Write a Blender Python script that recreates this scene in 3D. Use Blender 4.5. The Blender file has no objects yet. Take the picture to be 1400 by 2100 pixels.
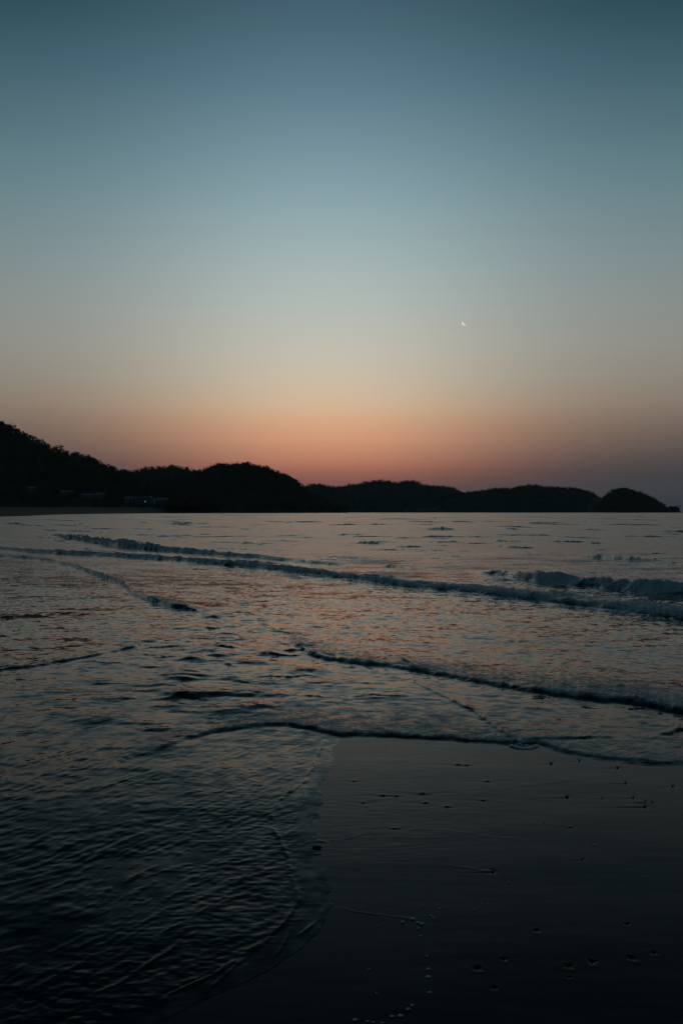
import bpy, math, random
import numpy as np

rnd = random.Random(7)
S = bpy.context.scene
COL = S.collection
R = math.radians
EYE = 1.6            # eye height in metres
FPX = 1633.0         # focal length in photo pixels (28 mm lens on a 36 mm high frame)
HOR = 1050.0         # horizon row of the photo
HF = EYE * FPX

# ------------------------------------------------------------------ camera
cam_d = bpy.data.cameras.new('camera')
cam = bpy.data.objects.new('camera', cam_d)
COL.objects.link(cam)
cam.location = (0, 0, EYE)
cam.rotation_euler = (R(90), 0, 0)
cam_d.sensor_fit = 'VERTICAL'
cam_d.sensor_height = 36
cam_d.lens = 28.0
cam_d.clip_start = 0.05
cam_d.clip_end = 60000
S.camera = cam

# ------------------------------------------------------------------ sky
def lin(c):
    o = []
    for v in c:
        v = v / 255.0
        o.append(v / 12.92 if v <= 0.04045 else ((v + 0.055) / 1.055) ** 2.4)
    return (o[0], o[1], o[2], 1.0)

SUN_AZ = -1.0   # the sun went down almost straight ahead (degrees, + = right)
W = bpy.data.worlds.new('World'); S.world = W; W.use_nodes = True
nt = W.node_tree; nt.nodes.clear()
def N(tree, typ, **kw):
    n = tree.nodes.new(typ)
    for k, v in kw.items():
        setattr(n, k, v)
    return n
def math_node(tree, op, a, b=None, c=None, clamp=False):
    n = tree.nodes.new('ShaderNodeMath'); n.operation = op; n.use_clamp = clamp
    for i, v in enumerate((a, b, c)):
        if v is None: continue
        if isinstance(v, (int, float)): n.inputs[i].default_value = v
        else: tree.links.new(v, n.inputs[i])
    return n.outputs[0]
def ramp(tree, fac, stops, interp='LINEAR'):
    n = tree.nodes.new('ShaderNodeValToRGB'); cr = n.color_ramp; cr.interpolation = interp
    while len(cr.elements) > 1: cr.elements.remove(cr.elements[-1])
    cr.elements[0].position = stops[0][0]; cr.elements[0].color = stops[0][1]
    for p, c in stops[1:]:
        e = cr.elements.new(p); e.color = c
    tree.links.new(fac, n.inputs[0])
    return n.outputs[0]
tc = N(nt, 'ShaderNodeTexCoord')
vn = N(nt, 'ShaderNodeVectorMath', operation='NORMALIZE'); nt.links.new(tc.outputs['Generated'], vn.inputs[0])
sx = N(nt, 'ShaderNodeSeparateXYZ'); nt.links.new(vn.outputs[0], sx.inputs[0])
el = math_node(nt, 'ARCSINE', sx.outputs[2])
elf = math_node(nt, 'MULTIPLY', el, 2 / math.pi, clamp=True)          # 0 horizon .. 1 zenith
az = math_node(nt, 'ARCTAN2', sx.outputs[0], sx.outputs[1])
az = math_node(nt, 'SUBTRACT', az, R(SUN_AZ))
az = math_node(nt, 'ABSOLUTE', az)
def E(py): return math.degrees(math.atan((HOR - py) / FPX)) / 90.0
ZEN = (14, 34, 44)
centre = [(0.0, (96, 72, 76)), (E(1000), (126, 90, 84)), (E(970), (168, 108, 90)), (E(945), (198, 132, 107)), (E(900), (221, 160, 124)),
          (E(860), (223, 176, 140)), (E(835), (220, 187, 155)), (E(780), (208, 194, 172)), (E(715), (198, 194, 180)), (E(640), (185, 191, 184)),
          (E(555), (170, 185, 184)), (E(430), (144, 169, 175)), (E(315), (121, 149, 160)), (E(180), (94, 124, 140)),
          (E(60), (76, 105, 119)), (E(-20), (64, 93, 108)), (0.50, (34, 62, 75)), (1.0, ZEN)]
side = [(0.0, (58, 62, 70)), (E(1000), (67, 69, 73)), (E(970), (72, 71, 74)), (E(945), (84, 79, 78)), (E(900), (110, 98, 91)),
        (E(860), (128, 115, 104)), (E(835), (137, 125, 113)), (E(780), (141, 136, 126)), (E(715), (141, 142, 137)), (E(640), (134, 142, 140)),
        (E(555), (121, 138, 142)), (E(430), (100, 127, 134)), (E(315), (80, 110, 120)), (E(180), (56, 88, 100)),
        (E(60), (33, 66, 78)), (E(-20), (27, 58, 70)), (0.50, (20, 44, 55)), (1.0, ZEN)]
back = [(0.0, (24, 38, 48)), (0.06, (30, 50, 61)), (0.16, (40, 68, 81)), (0.35, (30, 56, 69)), (0.6, (20, 43, 54)), (1.0, ZEN)]
rc = ramp(nt, elf, [(p, lin(c)) for p, c in centre])
rs = ramp(nt, elf, [(p, lin(c)) for p, c in side])
rb = ramp(nt, elf, [(p, lin(c)) for p, c in back])
def smooth_map(v, a, b):
    m = N(nt, 'ShaderNodeMapRange', interpolation_type='SMOOTHSTEP')
    nt.links.new(v, m.inputs[0]); m.inputs[1].default_value = a; m.inputs[2].default_value = b
    return m.outputs[0]
sg = math_node(nt, 'ADD', math_node(nt, 'MULTIPLY', elf, R(14)), R(12.0))           # the glow is narrow at the horizon, wider above
f1 = math_node(nt, 'DIVIDE', az, sg)
f1 = math_node(nt, 'SUBTRACT', 1.0, math_node(nt, 'POWER', math.e, math_node(nt, 'MULTIPLY', math_node(nt, 'MULTIPLY', f1, f1), -1.0)))
f2 = smooth_map(az, R(22), R(130))
def mixc(tree, f, a, b):
    m = tree.nodes.new('ShaderNodeMix'); m.data_type = 'RGBA'
    if isinstance(f, (int, float)): m.inputs[0].default_value = f
    else: tree.links.new(f, m.inputs[0])
    for i, v in ((6, a), (7, b)):
        if isinstance(v, tuple): m.inputs[i].default_value = v
        else: tree.links.new(v, m.inputs[i])
    return m.outputs[2]
skyc = mixc(nt, f2, mixc(nt, f1, rc, rs), rb)
bg = N(nt, 'ShaderNodeBackground'); nt.links.new(skyc, bg.inputs[0]); bg.inputs[1].default_value = 1.0
out = N(nt, 'ShaderNodeOutputWorld')
nt.links.new(bg.outputs[0], out.inputs[0])

S.view_settings.view_transform = 'Standard'
S.view_settings.look = 'None'
S.view_settings.exposure = 0.0
S.view_settings.gamma = 1.0
S.view_settings.use_curve_mapping = False
S.render.engine = 'CYCLES'

# ------------------------------------------------------------------ helpers
def P(px, d, py=None):
    """point at distance d seen at photo column px (and row py)"""
    z = 0.0 if py is None else EYE + (HOR - py) * d / FPX
    return ((px - 700.0) / FPX * d, d, z)
def dist_of(py): return HF / (np.asarray(py, float) - HOR)

def material(name, col, rough=0.8, spec=0.3, emit=None, strength=0.0):
    m = bpy.data.materials.new(name); m.use_nodes = True
    b = m.node_tree.nodes['Principled BSDF']
    b.inputs['Base Color'].default_value = (col[0], col[1], col[2], 1)
    b.inputs['Roughness'].default_value = rough
    b.inputs['Specular IOR Level'].default_value = spec
    if emit:
        b.inputs['Emission Color'].default_value = (emit[0], emit[1], emit[2], 1)
        b.inputs['Emission Strength'].default_value = strength
    return m
def noisy(m, c1, c2, scale, detail=4, coords='Object'):
    """procedural colour variation between c1 and c2"""
    t = m.node_tree; b = t.nodes['Principled BSDF']
    tcn = t.nodes.new('ShaderNodeTexCoord'); n = t.nodes.new('ShaderNodeTexNoise')
    t.links.new(tcn.outputs[coords], n.inputs['Vector'])
    n.inputs['Scale'].default_value = scale; n.inputs['Detail'].default_value = detail
    r = ramp(t, n.outputs[0], [(0.35, (*c1, 1)), (0.65, (*c2, 1))])
    t.links.new(r, b.inputs['Base Color'])
    return m

def mesh_np(name, verts, faces, mat, parent=None, smooth=False, loc=None):
    me = bpy.data.meshes.new(name)
    verts = np.asarray(verts, np.float32); faces = np.asarray(faces, np.int32)
    k = faces.shape[1]
    me.vertices.add(len(verts)); me.vertices.foreach_set('co', verts.ravel())
    me.loops.add(faces.size); me.loops.foreach_set('vertex_index', faces.ravel())
    me.polygons.add(len(faces)); me.polygons.foreach_set('loop_start', np.arange(0, faces.size, k, dtype=np.int32))
    me.update(calc_edges=True)
    if smooth: me.polygons.foreach_set('use_smooth', np.ones(len(faces), bool))
    me.validate()
    if mat: me.materials.append(mat)
    o = bpy.data.objects.new(name, me); COL.objects.link(o)
    if parent: o.parent = parent
    if loc: o.location = loc
    return o
def tag(o, label=None, cat=None, group=None, kind=None):
    if label: o['label'] = label
    if cat: o['category'] = cat
    if group: o['group'] = group
    if kind: o['kind'] = kind
    return o
ORD = ['first', 'second', 'third', 'fourth', 'fifth', 'sixth', 'seventh', 'eighth', 'ninth', 'tenth', 'eleventh', 'twelfth', 'thirteenth', 'fourteenth',
       'fifteenth', 'sixteenth', 'seventeenth', 'eighteenth']
def empty(name, loc):
    o = bpy.data.objects.new(name, None); COL.objects.link(o); o.location = loc
    return o
def grid_faces(nr, nc):
    i = np.arange((nr - 1) * (nc - 1)); r = i // (nc - 1); c = i % (nc - 1)
    a = r * nc + c
    return np.stack([a, a + 1, a + nc + 1, a + nc], 1)

def perlin(x, y, seed=0):
    rs_ = np.random.RandomState(seed)
    perm = rs_.permutation(512); ang = rs_.rand(512) * 2 * np.pi
    gx, gy = np.cos(ang), np.sin(ang)
    xi = np.floor(x).astype(np.int64); yi = np.floor(y).astype(np.int64)
    xf = x - xi; yf = y - yi
    u = xf * xf * xf * (xf * (xf * 6 - 15) + 10); v = yf * yf * yf * (yf * (yf * 6 - 15) + 10)
    def g(ix, iy, fx, fy):
        h = perm[(perm[ix & 511] + iy) & 511]
        return gx[h] * fx + gy[h] * fy
    a = g(xi, yi, xf, yf); b = g(xi + 1, yi, xf - 1, yf)
    c = g(xi, yi + 1, xf, yf - 1); d = g(xi + 1, yi + 1, xf - 1, yf - 1)
    return (a * (1 - u) + b * u) * (1 - v) + (c * (1 - u) + d * u) * v * 1.0
def sst(x, a, b):
    t = np.clip((x - a) / (b - a), 0, 1)
    return t * t * (3 - 2 * t)

# ------------------------------------------------------------------ features of the water, traced as columns / rows of the shore line
def curve(pts):
    xs = np.array([p[0] for p in pts], float); ys = np.array([p[1] for p in pts], float)
    return lambda v: np.interp(v, xs, ys)
F6 = curve([(-600, 1640), (100, 1600), (300, 1550), (400, 1516), (440, 1507), (480, 1501), (540, 1495), (580, 1492), (620, 1498), (660, 1505),
            (700, 1512), (760, 1514), (820, 1516), (880, 1520), (940, 1524), (1000, 1526), (1050, 1531), (1072, 1535), (1100, 1529),
            (1150, 1545), (1200, 1556), (1260, 1563), (1320, 1570), (1400, 1573), (1700, 1580)])
E2 = curve([(1512, 700), (1560, 676), (1610, 655), (1650, 655), (1700, 665), (1735, 684), (1760, 672), (1800, 668), (1855, 682), (1885, 664),
            (1910, 650), (1950, 610), (1985, 560), (2020, 490), (2045, 430), (2075, 370), (2110, 300), (2260, 100), (2800, -900)])
E1 = curve([(1512, 668), (1545, 655), (1575, 640), (1600, 628), (1625, 595), (1645, 570), (1670, 556), (1700, 560), (1730, 580), (1760, 590),
            (1800, 598), (1840, 612), (1870, 600), (1905, 570), (1945, 520), (2000, 440), (2040, 345), (2070, 325), (2260, 150)])
E3 = curve([(1690, 735), (1712, 560), (1745, 470), (1790, 400)])   # unused guard

def sea_dist(PX, PY, D, X, Y):
    """rough distance in metres into the sea from the edge of the swash; negative over bare sand"""
    w = 4.5 * perlin(X * 4.0, Y * 4.0, 31) + 3.0 * perlin(X * 11, Y * 11, 32) + 1.2 * perlin(X * 30, Y * 30, 33)
    s6 = D - HF / (F6(PX + 1.5 * w) + 0.5 * w - HOR)
    se = (E2(np.minimum(PY + w, 2790)) + 3.5 * w - PX) / FPX * D
    se = np.where(PY < 1500, 1.0, se)
    return np.maximum(s6, se), s6, se

# grid of the sea: rows get wider apart with distance, as the eye resolves them
def rows_from(pys): return HF / (np.array(pys) - HOR)
pys = list(np.arange(2262, 1420, -1.35)) + list(np.arange(1420, 1120, -1.0)) + list(np.arange(1120, 1053, -0.45)) + [1052.6, 1052.2, 1051.8, 1051.4, 1051]
dr = np.concatenate([[0.4, 0.8, 1.2, 1.6, 1.95], rows_from(pys), [3400, 5000, 8000]])
uc = np.concatenate([np.linspace(-6, -0.62, 24), np.linspace(-0.6, -0.475, 20), np.linspace(-0.47, 0.47, 760), np.linspace(0.475, 0.6, 20), np.linspace(0.62, 6, 24)])
Dg, Ug = np.meshgrid(dr, uc, indexing='ij')
X = Dg * Ug; Y = Dg.copy()
CRESTS = [(855, 960, 1088, .52, 4), (708, 800, 1117, .27, 4), (775, 850, 1165, .15, 2), (485, 525, 1086, .36, 2), (140, 195, 1077, .42, 1),
        (330, 395, 1078, .25, 2), (95, 240, 1092, .16, 4), (1160, 1420, 1150, .24, 12), (1185, 1260, 1117, .17, 2), (980, 1080, 1112, .12, 3), (310, 400, 1060, .2, 1), (0, 60, 1074, .2, 1),
        (590, 680, 1103, .12, 2), (870, 960, 1142, .08, 6), (1000, 1120, 1098, .10, 2), (1250, 1420, 1101, .12, 2), (1050, 1200, 1075, .16, 1), (560, 640, 1072, .12, 1), (330, 420, 1100, .10, 3),
        (430, 620, 1128, .07, 8), (620, 780, 1146, .08, 6), (1240, 1420, 1170, .06, 6), (820, 930, 1063, .22, 1), (1150, 1300, 1065, .2, 1), (640, 720, 1062, .15, 0), (200, 300, 1066, .18, 1),
        (690, 770, 1245, .015, 3), (1000, 1150, 1318, .012, 2), (560, 640, 1300, .02, 6), (450, 530, 1262, .035, 6), (530, 600, 1262, .03, 3), (580, 640, 1276, .03, 8), (640, 700, 1290, .025, 10),
        (395, 470, 1290, .03, 12), (430, 520, 1330, .03, 5), (350, 430, 1316, .03, 6), (520, 620, 1345, .02, 4), (600, 690, 1432, .014, 2), (700, 850, 1428, .012, -3)]
WOBC = 1.1
CRESTS = [(a, b, c, h * .5, d) for a, b, c, h, d in CRESTS]
_r = random.Random(12)
for k in range(230):                 # wavelets too small to name, all over the open water
    y0 = 1050 + 6 + 185 * _r.random() ** 1.5; x0 = _r.uniform(-60, 1440)
    if y0 > 1120 + 0.125 * x0: continue
    d_ = HF / (y0 - HOR); wd = _r.uniform(30, 150)
    CRESTS.append((x0, x0 + wd, y0, min(.07, .0014 * d_ * _r.uniform(.4, 1.1)), _r.uniform(-1, 4)))
for k in range(150):                 # and over the shallow flow between the bore lines
    x0 = _r.uniform(-40, 1420); y0 = _r.uniform(1160, 1470)
    d_ = HF / (y0 - HOR); inz = math.exp(-((x0 - 450) / 230) ** 2 - ((y0 - 1320) / 90) ** 2)
    if _r.random() > .35 + inz: continue
    CRESTS.append((x0, x0 + _r.uniform(25, 110), y0, (.003 + .019 * inz) * _r.uniform(.5, 1.1), _r.uniform(-6, 10)))
PX = 700 + Ug * FPX; PY = HOR + HF / Dg
space = np.maximum(np.gradient(dr)[:, None] * np.ones_like(Dg), Dg * 0.00124)

Z = np.zeros_like(X); FO = np.zeros_like(X)
sd, s6, sE = sea_dist(PX, PY, Dg, X, Y)
def res(wl):           # fade a component the grid cannot carry
    return 1 - sst(space, wl * 0.22, wl * 0.5)
def ridged(n): return 1 - np.abs(n) * 2
# --- swell offshore
far = sst(Dg, 16, 45)
wx = X + 6 * perlin(X / 30, Y / 30, 3); wy = Y + 5 * perlin(X / 22, Y / 22, 4)
Z += far * 0.16 * res(9) * perlin(wx / 16, wy / 8.0, 5)
Z += far * sst(Dg, 40, 100) * 0.20 * res(22) * perlin(wx / 50, wy / 20.0, 6)
Z += sst(Dg, 13, 30) * 0.055 * res(2.5) * perlin(wx / 3.4, wy / 1.9, 7)
Z += sst(Dg, 10, 20) * 0.022 * res(0.9) * perlin(X / 1.1, Y / 0.7, 8)
# --- ripples closer in
chopzone = np.exp(-((PX - 470) / 210) ** 2 - ((PY - 1325) / 85) ** 2) + 0.8 * np.exp(-((PX - 330) / 240) ** 2 - ((PY - 1440) / 75) ** 2)
leftpool = sst(PY, 1380, 1470) * (1 - sst(PX, 380, 700)) * sst(sd, 0.05, 1.1)
mid = (1 - sst(Dg, 14, 26))
calm = sst(sd, 0.1, 1.0)
ang = R(53)
cx, sx_ = math.cos(ang), math.sin(ang)
wX = X + 0.10 * perlin(X / 0.5, Y / 0.5, 11); wY = Y + 0.10 * perlin(X / 0.45, Y / 0.45, 12)
along = (wX * cx + wY * sx_); across = (-wX * sx_ + wY * cx)
def rip(al, ac, wl, seed, sharp=1.0):
    n = perlin(al / (wl * 3.0), ac / wl, seed)
    return n
def peaky(n): return np.sign(n) * np.abs(n) ** 1.0 + 0.9 * np.maximum(n, 0) ** 2
cz = np.clip(chopzone, 0, 1.2)
Z += cz * (0.044 * res(.4) * peaky(perlin(wX / 0.62, wY / 0.40, 13)) + 0.018 * res(.2) * peaky(perlin(wX / 0.30, wY / 0.15, 14)))
slick = np.clip(.75 + 1.3 * perlin(X / 1.1 + 3, Y / .8, 431) + .7 * perlin(X / .4, Y / .3, 432), .15, 1.5)
Z += leftpool * .62 * slick * (0.0036 * res(.2) * peaky(rip(along, across, 0.12, 15)) + 0.0038 * res(.1) * peaky(rip(along + 3 * Z, across, 0.065, 16)) + 0.0034 * res(.06) * peaky(rip(along * .8 - across * .5, across, 0.034, 26))
                 + 0.0026 * res(.05) * perlin(X / 0.06, Y / 0.04, 17) + 0.006 * perlin(along / 1.2, across / .5, 18) + .004 * perlin(X / .21, Y / .12, 27))
Z += mid * calm * (0.0040 * res(.25) * perlin(wX / 0.42, wY / 0.22, 19) + 0.0026 * res(.1) * perlin(X / 0.14, Y / 0.085, 20)
                   + 0.0012 * res(.05) * perlin(X / 0.055, Y / 0.04, 21))
film = (1 - sst(sd, 0.4, 1.3)) * sst(sd, 0.01, 0.25)
Z += film * 1.5 * (0.0013 * perlin(X / 0.06, Y / 0.028, 22) + .0012 * perlin(along / .14, across / .035, 28) + 0.0006 * perlin(X / 0.03, Y / 0.018, 23))
# --- bores and breakers: (front line, height along it, width of the face, length of the back, foam on the face, foam behind, foam length)
def fbm(x, y, seed, oct=3, gain=.55):
    o_ = np.zeros_like(x); a_ = 1.0; c_, s_ = math.cos(.7), math.sin(.7)
    for k in range(oct):
        x, y = x * c_ - y * s_ + 17.3, x * s_ + y * c_ + 5.1
        o_ = o_ + a_ * perlin(x, y, seed + k); x, y = x * 2.1, y * 2.1; a_ *= gain
    return o_
def wobble(u, seed, wob):
    return wob * (0.012 * perlin(u / .055, u * 0 + .37, seed) + 0.006 * perlin(u / 0.017, u * 0 + .61, seed + 1) + 0.003 * perlin(u / 0.006, u * 0 + .21, seed + 9))
def bore(line, hts, face, back, ff, fb, fl, lump=0.25, wob=1.0, seed=50, hn=1.0, lo=.8, hi=1.5):
    """one line of moving water: steep face towards the shore, long back, foam from lo..hi times the face width"""
    global X, Y, Z, FO, Dg
    ln = curve(line); hh = curve(hts)
    x0, x1 = line[0][0], line[-1][0]
    pc = 700 + uc * FPX
    cs = np.nonzero((pc >= x0 - 2) & (pc <= x1 + 2))[0]
    if not len(cs): return
    c0, c1 = cs[0], cs[-1] + 1
    u1 = uc[c0:c1]; p1 = pc[c0:c1]
    d1 = HF / (ln(p1) - HOR); d1 = d1 * (1 - wobble(u1, seed, wob))
    tail = 5 * back + (5 * fl if fb > 0 else 0) + 2 * face
    if np.median(d1) > 4.5:            # pull two rows of the grid onto the face so that it stays steep
        for k, c in enumerate(range(c0, c1)):
            a = np.searchsorted(Dg[:, c], d1[k])
            if 2 < a < Dg.shape[0] - 3 and Dg[a + 1, c] > d1[k] + face * 1.02 and Dg[a, c] - Dg[a - 1, c] > face * .8 and Dg[a - 2, c] < d1[k]:
                Dg[a - 1, c] = d1[k]; Dg[a, c] = d1[k] + face
    r0 = max(0, np.searchsorted(dr, d1.min() - .6) - 3); r1 = min(len(dr), np.searchsorted(dr, d1.max() + tail) + 3)
    sl = (slice(r0, r1), slice(c0, c1))
    Dl = Dg[sl]; Ul = Ug[sl]; X[sl] = Dl * Ul; Y[sl] = Dl; Xl = X[sl]; Yl = Y[sl]; PXl = 700 + Ul * FPX
    s = Dl - d1[None, :]
    h = hh(PXl)
    h = h * (1 + hn * (0.45 * perlin(Ul / .05, Dl / 40, seed + 2) + 0.35 * perlin(Ul / 0.016, Dl / 20.0, seed + 3)))
    h = np.maximum(h * (1 + .5 * hn * perlin(Ul / 0.0055, Dl * 0 + .3, seed + 6)), 0)
    prof = sst(s, -.001, face) * np.exp(-np.maximum(s - face, 0) / back)
    q = np.maximum(np.maximum(face, .06), Dl * .011)
    lm = 1 + lump * 1.5 * fbm((Xl + .3 * q * perlin(Xl / q, Yl / q, seed + 8)) / (q * 1.6), Yl / (q * 1.6), seed + 4, 4, .6)
    Z[sl] += h * prof * lm
    if ff > 0 or fb > 0:
        hm = np.clip(h / (max(v for _, v in hts) + 1e-6), 0, 1) ** 0.5
        on = sst(s, face * lo, face * hi)
        FO[sl] = np.maximum(FO[sl], on * hm * (ff * (1 - sst(s, face * 2 + .25, face * 3 + .9)) + fb * np.exp(-np.maximum(s, 0) / fl)))
# left breaker with foam, thinning to the right
bore([(100, 1098), (118, 1101), (175, 1112), (240, 1124), (300, 1129), (350, 1134), (425, 1140), (500, 1146), (600, 1155), (700, 1163), (760, 1168)],
     [(100, 0.05), (125, .26), (200, .36), (330, .33), (370, .16), (400, .20), (500, .13), (620, .10), (760, 0.0)], 0.55, 1.6, .95, 0.34, 3.0, lump=.30, seed=50, hn=.3, wob=.6, lo=.0, hi=.5)
# right breaker
bore([(960, 1177), (990, 1180), (1030, 1186), (1067, 1193), (1101, 1200), (1155, 1206), (1218, 1211), (1274, 1219), (1337, 1228), (1400, 1232), (1700, 1262)],
     [(940, 0), (975, .05), (990, .10), (1023, .12), (1045, .15), (1075, .20), (1100, .23), (1120, .23), (1250, .24), (1330, .25), (1700, .26)], 0.62, .8, 0.0, 0.12, 1.2, lump=.30, seed=61, hn=.12, wob=.6, lo=1.2, hi=2)
fm = curve([(1035, 0), (1110, 1.0), (1800, 1.0)])(PX + 40 * perlin(Ug / .012, Dg / .3, 411) + 20 * perlin(Ug / .004, Dg / .12, 412))
d2 = HF / (curve([(960, 1177), (1030, 1186), (1067, 1193), (1101, 1200), (1155, 1206), (1218, 1211), (1274, 1219), (1337, 1228), (1400, 1232), (1700, 1262)])(PX) - HOR)
dn = Dg - d2 + .25 * fbm(X / .5, Y / .5, 420, 3)
FO = np.maximum(FO, fm * sst(dn, 0.0, .35) * (1 - sst(dn, .7, 1.7)) * 0.9)
# the long bore line running right across
bore([(-900, 1100), (0, 1128), (60, 1133), (120, 1138), (200, 1141), (300, 1147), (400, 1155), (480, 1163), (560, 1170), (640, 1180), (700, 1188), (760, 1195),
      (830, 1206), (900, 1213), (960, 1218), (1020, 1226), (1100, 1235), (1160, 1243), (1240, 1252), (1320, 1263), (1400, 1276), (1700, 1310)],
     [(-900, .10), (0, .12), (150, .15), (300, .14), (500, .14), (760, .115), (830, .10), (960, .105), (1100, .11), (1400, .115), (1700, .11)],
     0.34, 2.0, 0.68, 0.48, 2.4, lump=.30, seed=70, hn=.4, wob=.7, lo=.05, hi=.8)
# left inner bore and its broken continuation
bore([(-900, 1118), (0, 1142), (50, 1146), (100, 1152), (150, 1165), (200, 1182), (225, 1190), (256, 1202), (268, 1218), (290, 1230), (320, 1240), (350, 1250), (400, 1256), (450, 1272), (500, 1290)],
     [(-900, .06), (0, .075), (100, .075), (170, .09), (225, .095), (256, .08), (268, .05), (285, .05), (300, .08), (350, .09), (385, .07), (405, .022), (500, 0)], 0.20, .9, .42, .34, 1.4, seed=80, hn=.6, lump=.3, wob=.9, lo=.3, hi=1.2)
# left low line
bore([(-600, 1420), (0, 1379), (60, 1373), (130, 1361), (200, 1346), (260, 1336), (340, 1312)], [(-600, .02), (0, .022), (100, .024), (200, .018), (300, .01), (340, 0)], 0.12, .35, 0, .06, .3, lump=.2, hn=.4, wob=.6, seed=90)
# right middle bore, two overlapping tongues
bore([(590, 1318), (605, 1328), (635, 1345), (665, 1355), (700, 1361), (750, 1368), (790, 1371), (830, 1376), (890, 1390), (950, 1401), (1020, 1411), (1070, 1422), (1140, 1430), (1200, 1440), (1265, 1446), (1320, 1455), (1400, 1472), (1700, 1530)],
     [(590, 0), (610, .028), (640, .038), (750, .034), (790, .026), (850, .03), (950, .03), (1100, .036), (1250, .042), (1400, .046), (1700, .05)],
     0.17, .8, .46, .36, .9, lump=.4, seed=110, hn=.45, wob=.8, lo=.12, hi=1.0)
bore([(775, 1338), (800, 1350), (840, 1366), (880, 1380)], [(775, 0), (800, .014), (840, .012), (880, 0)], .07, .2, .3, .2, .3, lump=.3, seed=114, wob=.4)
# swash front on the sand
bore([(240, 1560), (300, 1552), (400, 1516), (440, 1507), (480, 1501), (540, 1495), (580, 1492), (620, 1498), (660, 1505),
      (700, 1512), (760, 1514), (820, 1516), (880, 1520), (940, 1524), (1000, 1526), (1050, 1531), (1072, 1535), (1100, 1529),
      (1150, 1545), (1200, 1556), (1260, 1563), (1320, 1570), (1400, 1573), (1700, 1580)],
     [(240, 0), (400, .012), (480, .017), (580, .020), (700, .019), (1000, .015), (1060, .018), (1110, .012), (1200, .008), (1700, .008)],
     0.11, .45, .46, .32, .4, lump=.35, wob=.45, hn=.4, lo=.2, hi=1, seed=120)
# small ones in the pool and the tongue boundary crossing to the foam clump
bore([(320, 1422), (350, 1432), (420, 1442), (470, 1440)], [(320, 0), (360, .015), (420, .016), (470, 0)], 0.11, .2, 0, 0, .3, seed=130)
bore([(400, 1452), (440, 1458), (520, 1459), (590, 1454)], [(400, 0), (440, .015), (530, .015), (590, 0)], 0.11, .2, 0, 0, .3, seed=135)
bore([(825, 1398), (850, 1403), (880, 1419), (925, 1440), (970, 1463), (1005, 1492), (1030, 1512), (1056, 1529)], [(825, 0), (860, .008), (900, .005), (950, .009), (1010, .011), (1056, .010)], 0.09, .14, 0.12, .12, .15, wob=.9, hn=.9, lump=.3, seed=140)
bore([(1330, 1520), (1360, 1512), (1400, 1503), (1700, 1480)], [(1330, 0), (1370, .012), (1400, .014), (1700, .01)], 0.08, .2, 0, 0, .2, wob=.4, seed=145)
bore([(1070, 1524), (1110, 1521), (1200, 1517), (1290, 1516)], [(1070, 0.006), (1110, .01), (1200, .008), (1290, 0)], 0.06, .2, 0, 0, .2, wob=.3, seed=147)
# crests further out: x0, x1, base row, height (m), slope of the line in rows
for i, (x0, x1, y0, h, sl) in enumerate(CRESTS):
    m = (x0 + x1) / 2
    dd = HF / (y0 - HOR)
    f = max(0.03, min(.6, h * 3.2))
    bore([(x0, y0 - sl / 2), (m, y0), (x1, y0 + sl / 2)], [(x0, 0), (x0 * .75 + x1 * .25, h * .8), (m, h), (x0 * .3 + x1 * .7, h * .7), (x1, 0)], f, f * 2.0 + h * 6, 0, 0, 1, lump=.15, wob=WOBC, seed=200 + 7 * i, hn=1.6)
PX = 700 + Ug * FPX; PY = HOR + HF / Dg; X = Dg * Ug; Y = Dg.copy()
# --- thin ridges where the films of water meet
def seam(line, a, wd, seed):
    global Z, FO
    ln = curve(line); ys = [p[0] for p in line]
    w = 4.5 * perlin(X * 5, Y * 5, seed) + 3.0 * perlin(X * 13, Y * 13, seed + 1) + 1.6 * perlin(X * 33, Y * 33, seed + 3)
    dx = (PX + w - ln(PY)) / FPX * Dg
    mask = sst(PY, ys[0], ys[0] + 25) * (1 - sst(PY, ys[-1] - 25, ys[-1]))
    FO = np.maximum(FO, mask * np.clip(.25 + 1.6 * perlin(X * 12, Y * 12, seed + 5), 0, 1) * .62 * min(1, a / .0022) * np.exp(-(dx / .0075) ** 2))
    Z = Z + mask * a * np.exp(-(dx / wd) ** 2) * np.clip(.7 + 1.6 * perlin(X * 9, Y * 9, seed + 2) + .8 * perlin(X * 30, Y * 30, seed + 4), 0, 2)
seam([(1512, 668), (1545, 655), (1575, 640), (1600, 628), (1625, 595), (1645, 570), (1670, 556), (1700, 560), (1730, 580), (1760, 590),
      (1800, 598), (1840, 612), (1870, 600), (1905, 570), (1945, 520), (2000, 440), (2040, 345), (2070, 325)], .0032, .012, 301)
seam([(1590, 612), (1640, 625), (1690, 600), (1740, 578)], .0015, .008, 304)
seam([(1600, 520), (1640, 505), (1680, 480), (1720, 440)], .0025, .014, 307)
seam([(1880, 575), (1930, 545), (1990, 470), (2040, 420)], .0016, .009, 310)
seam([(1520, 705), (1560, 690), (1600, 668), (1640, 650), (1700, 640)], .0014, .008, 320)
seam([(1600, 618), (1650, 628), (1690, 642), (1735, 655)], .0012, .007, 323)
seam([(1745, 668), (1790, 664), (1850, 676), (1885, 655), (1930, 600)], .0016, .009, 326)
seam([(1560, 560), (1600, 540), (1650, 500)], .0016, .010, 329)
seam([(1780, 520), (1830, 470), (1880, 400), (1930, 300)], .0022, .014, 332)
seam([(1860, 640), (1900, 600), (1950, 575), (1990, 530)], .0012, .008, 335)
seam([(1900, 420), (1960, 330), (2020, 240), (2060, 160)], .0022, .014, 338)
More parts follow.
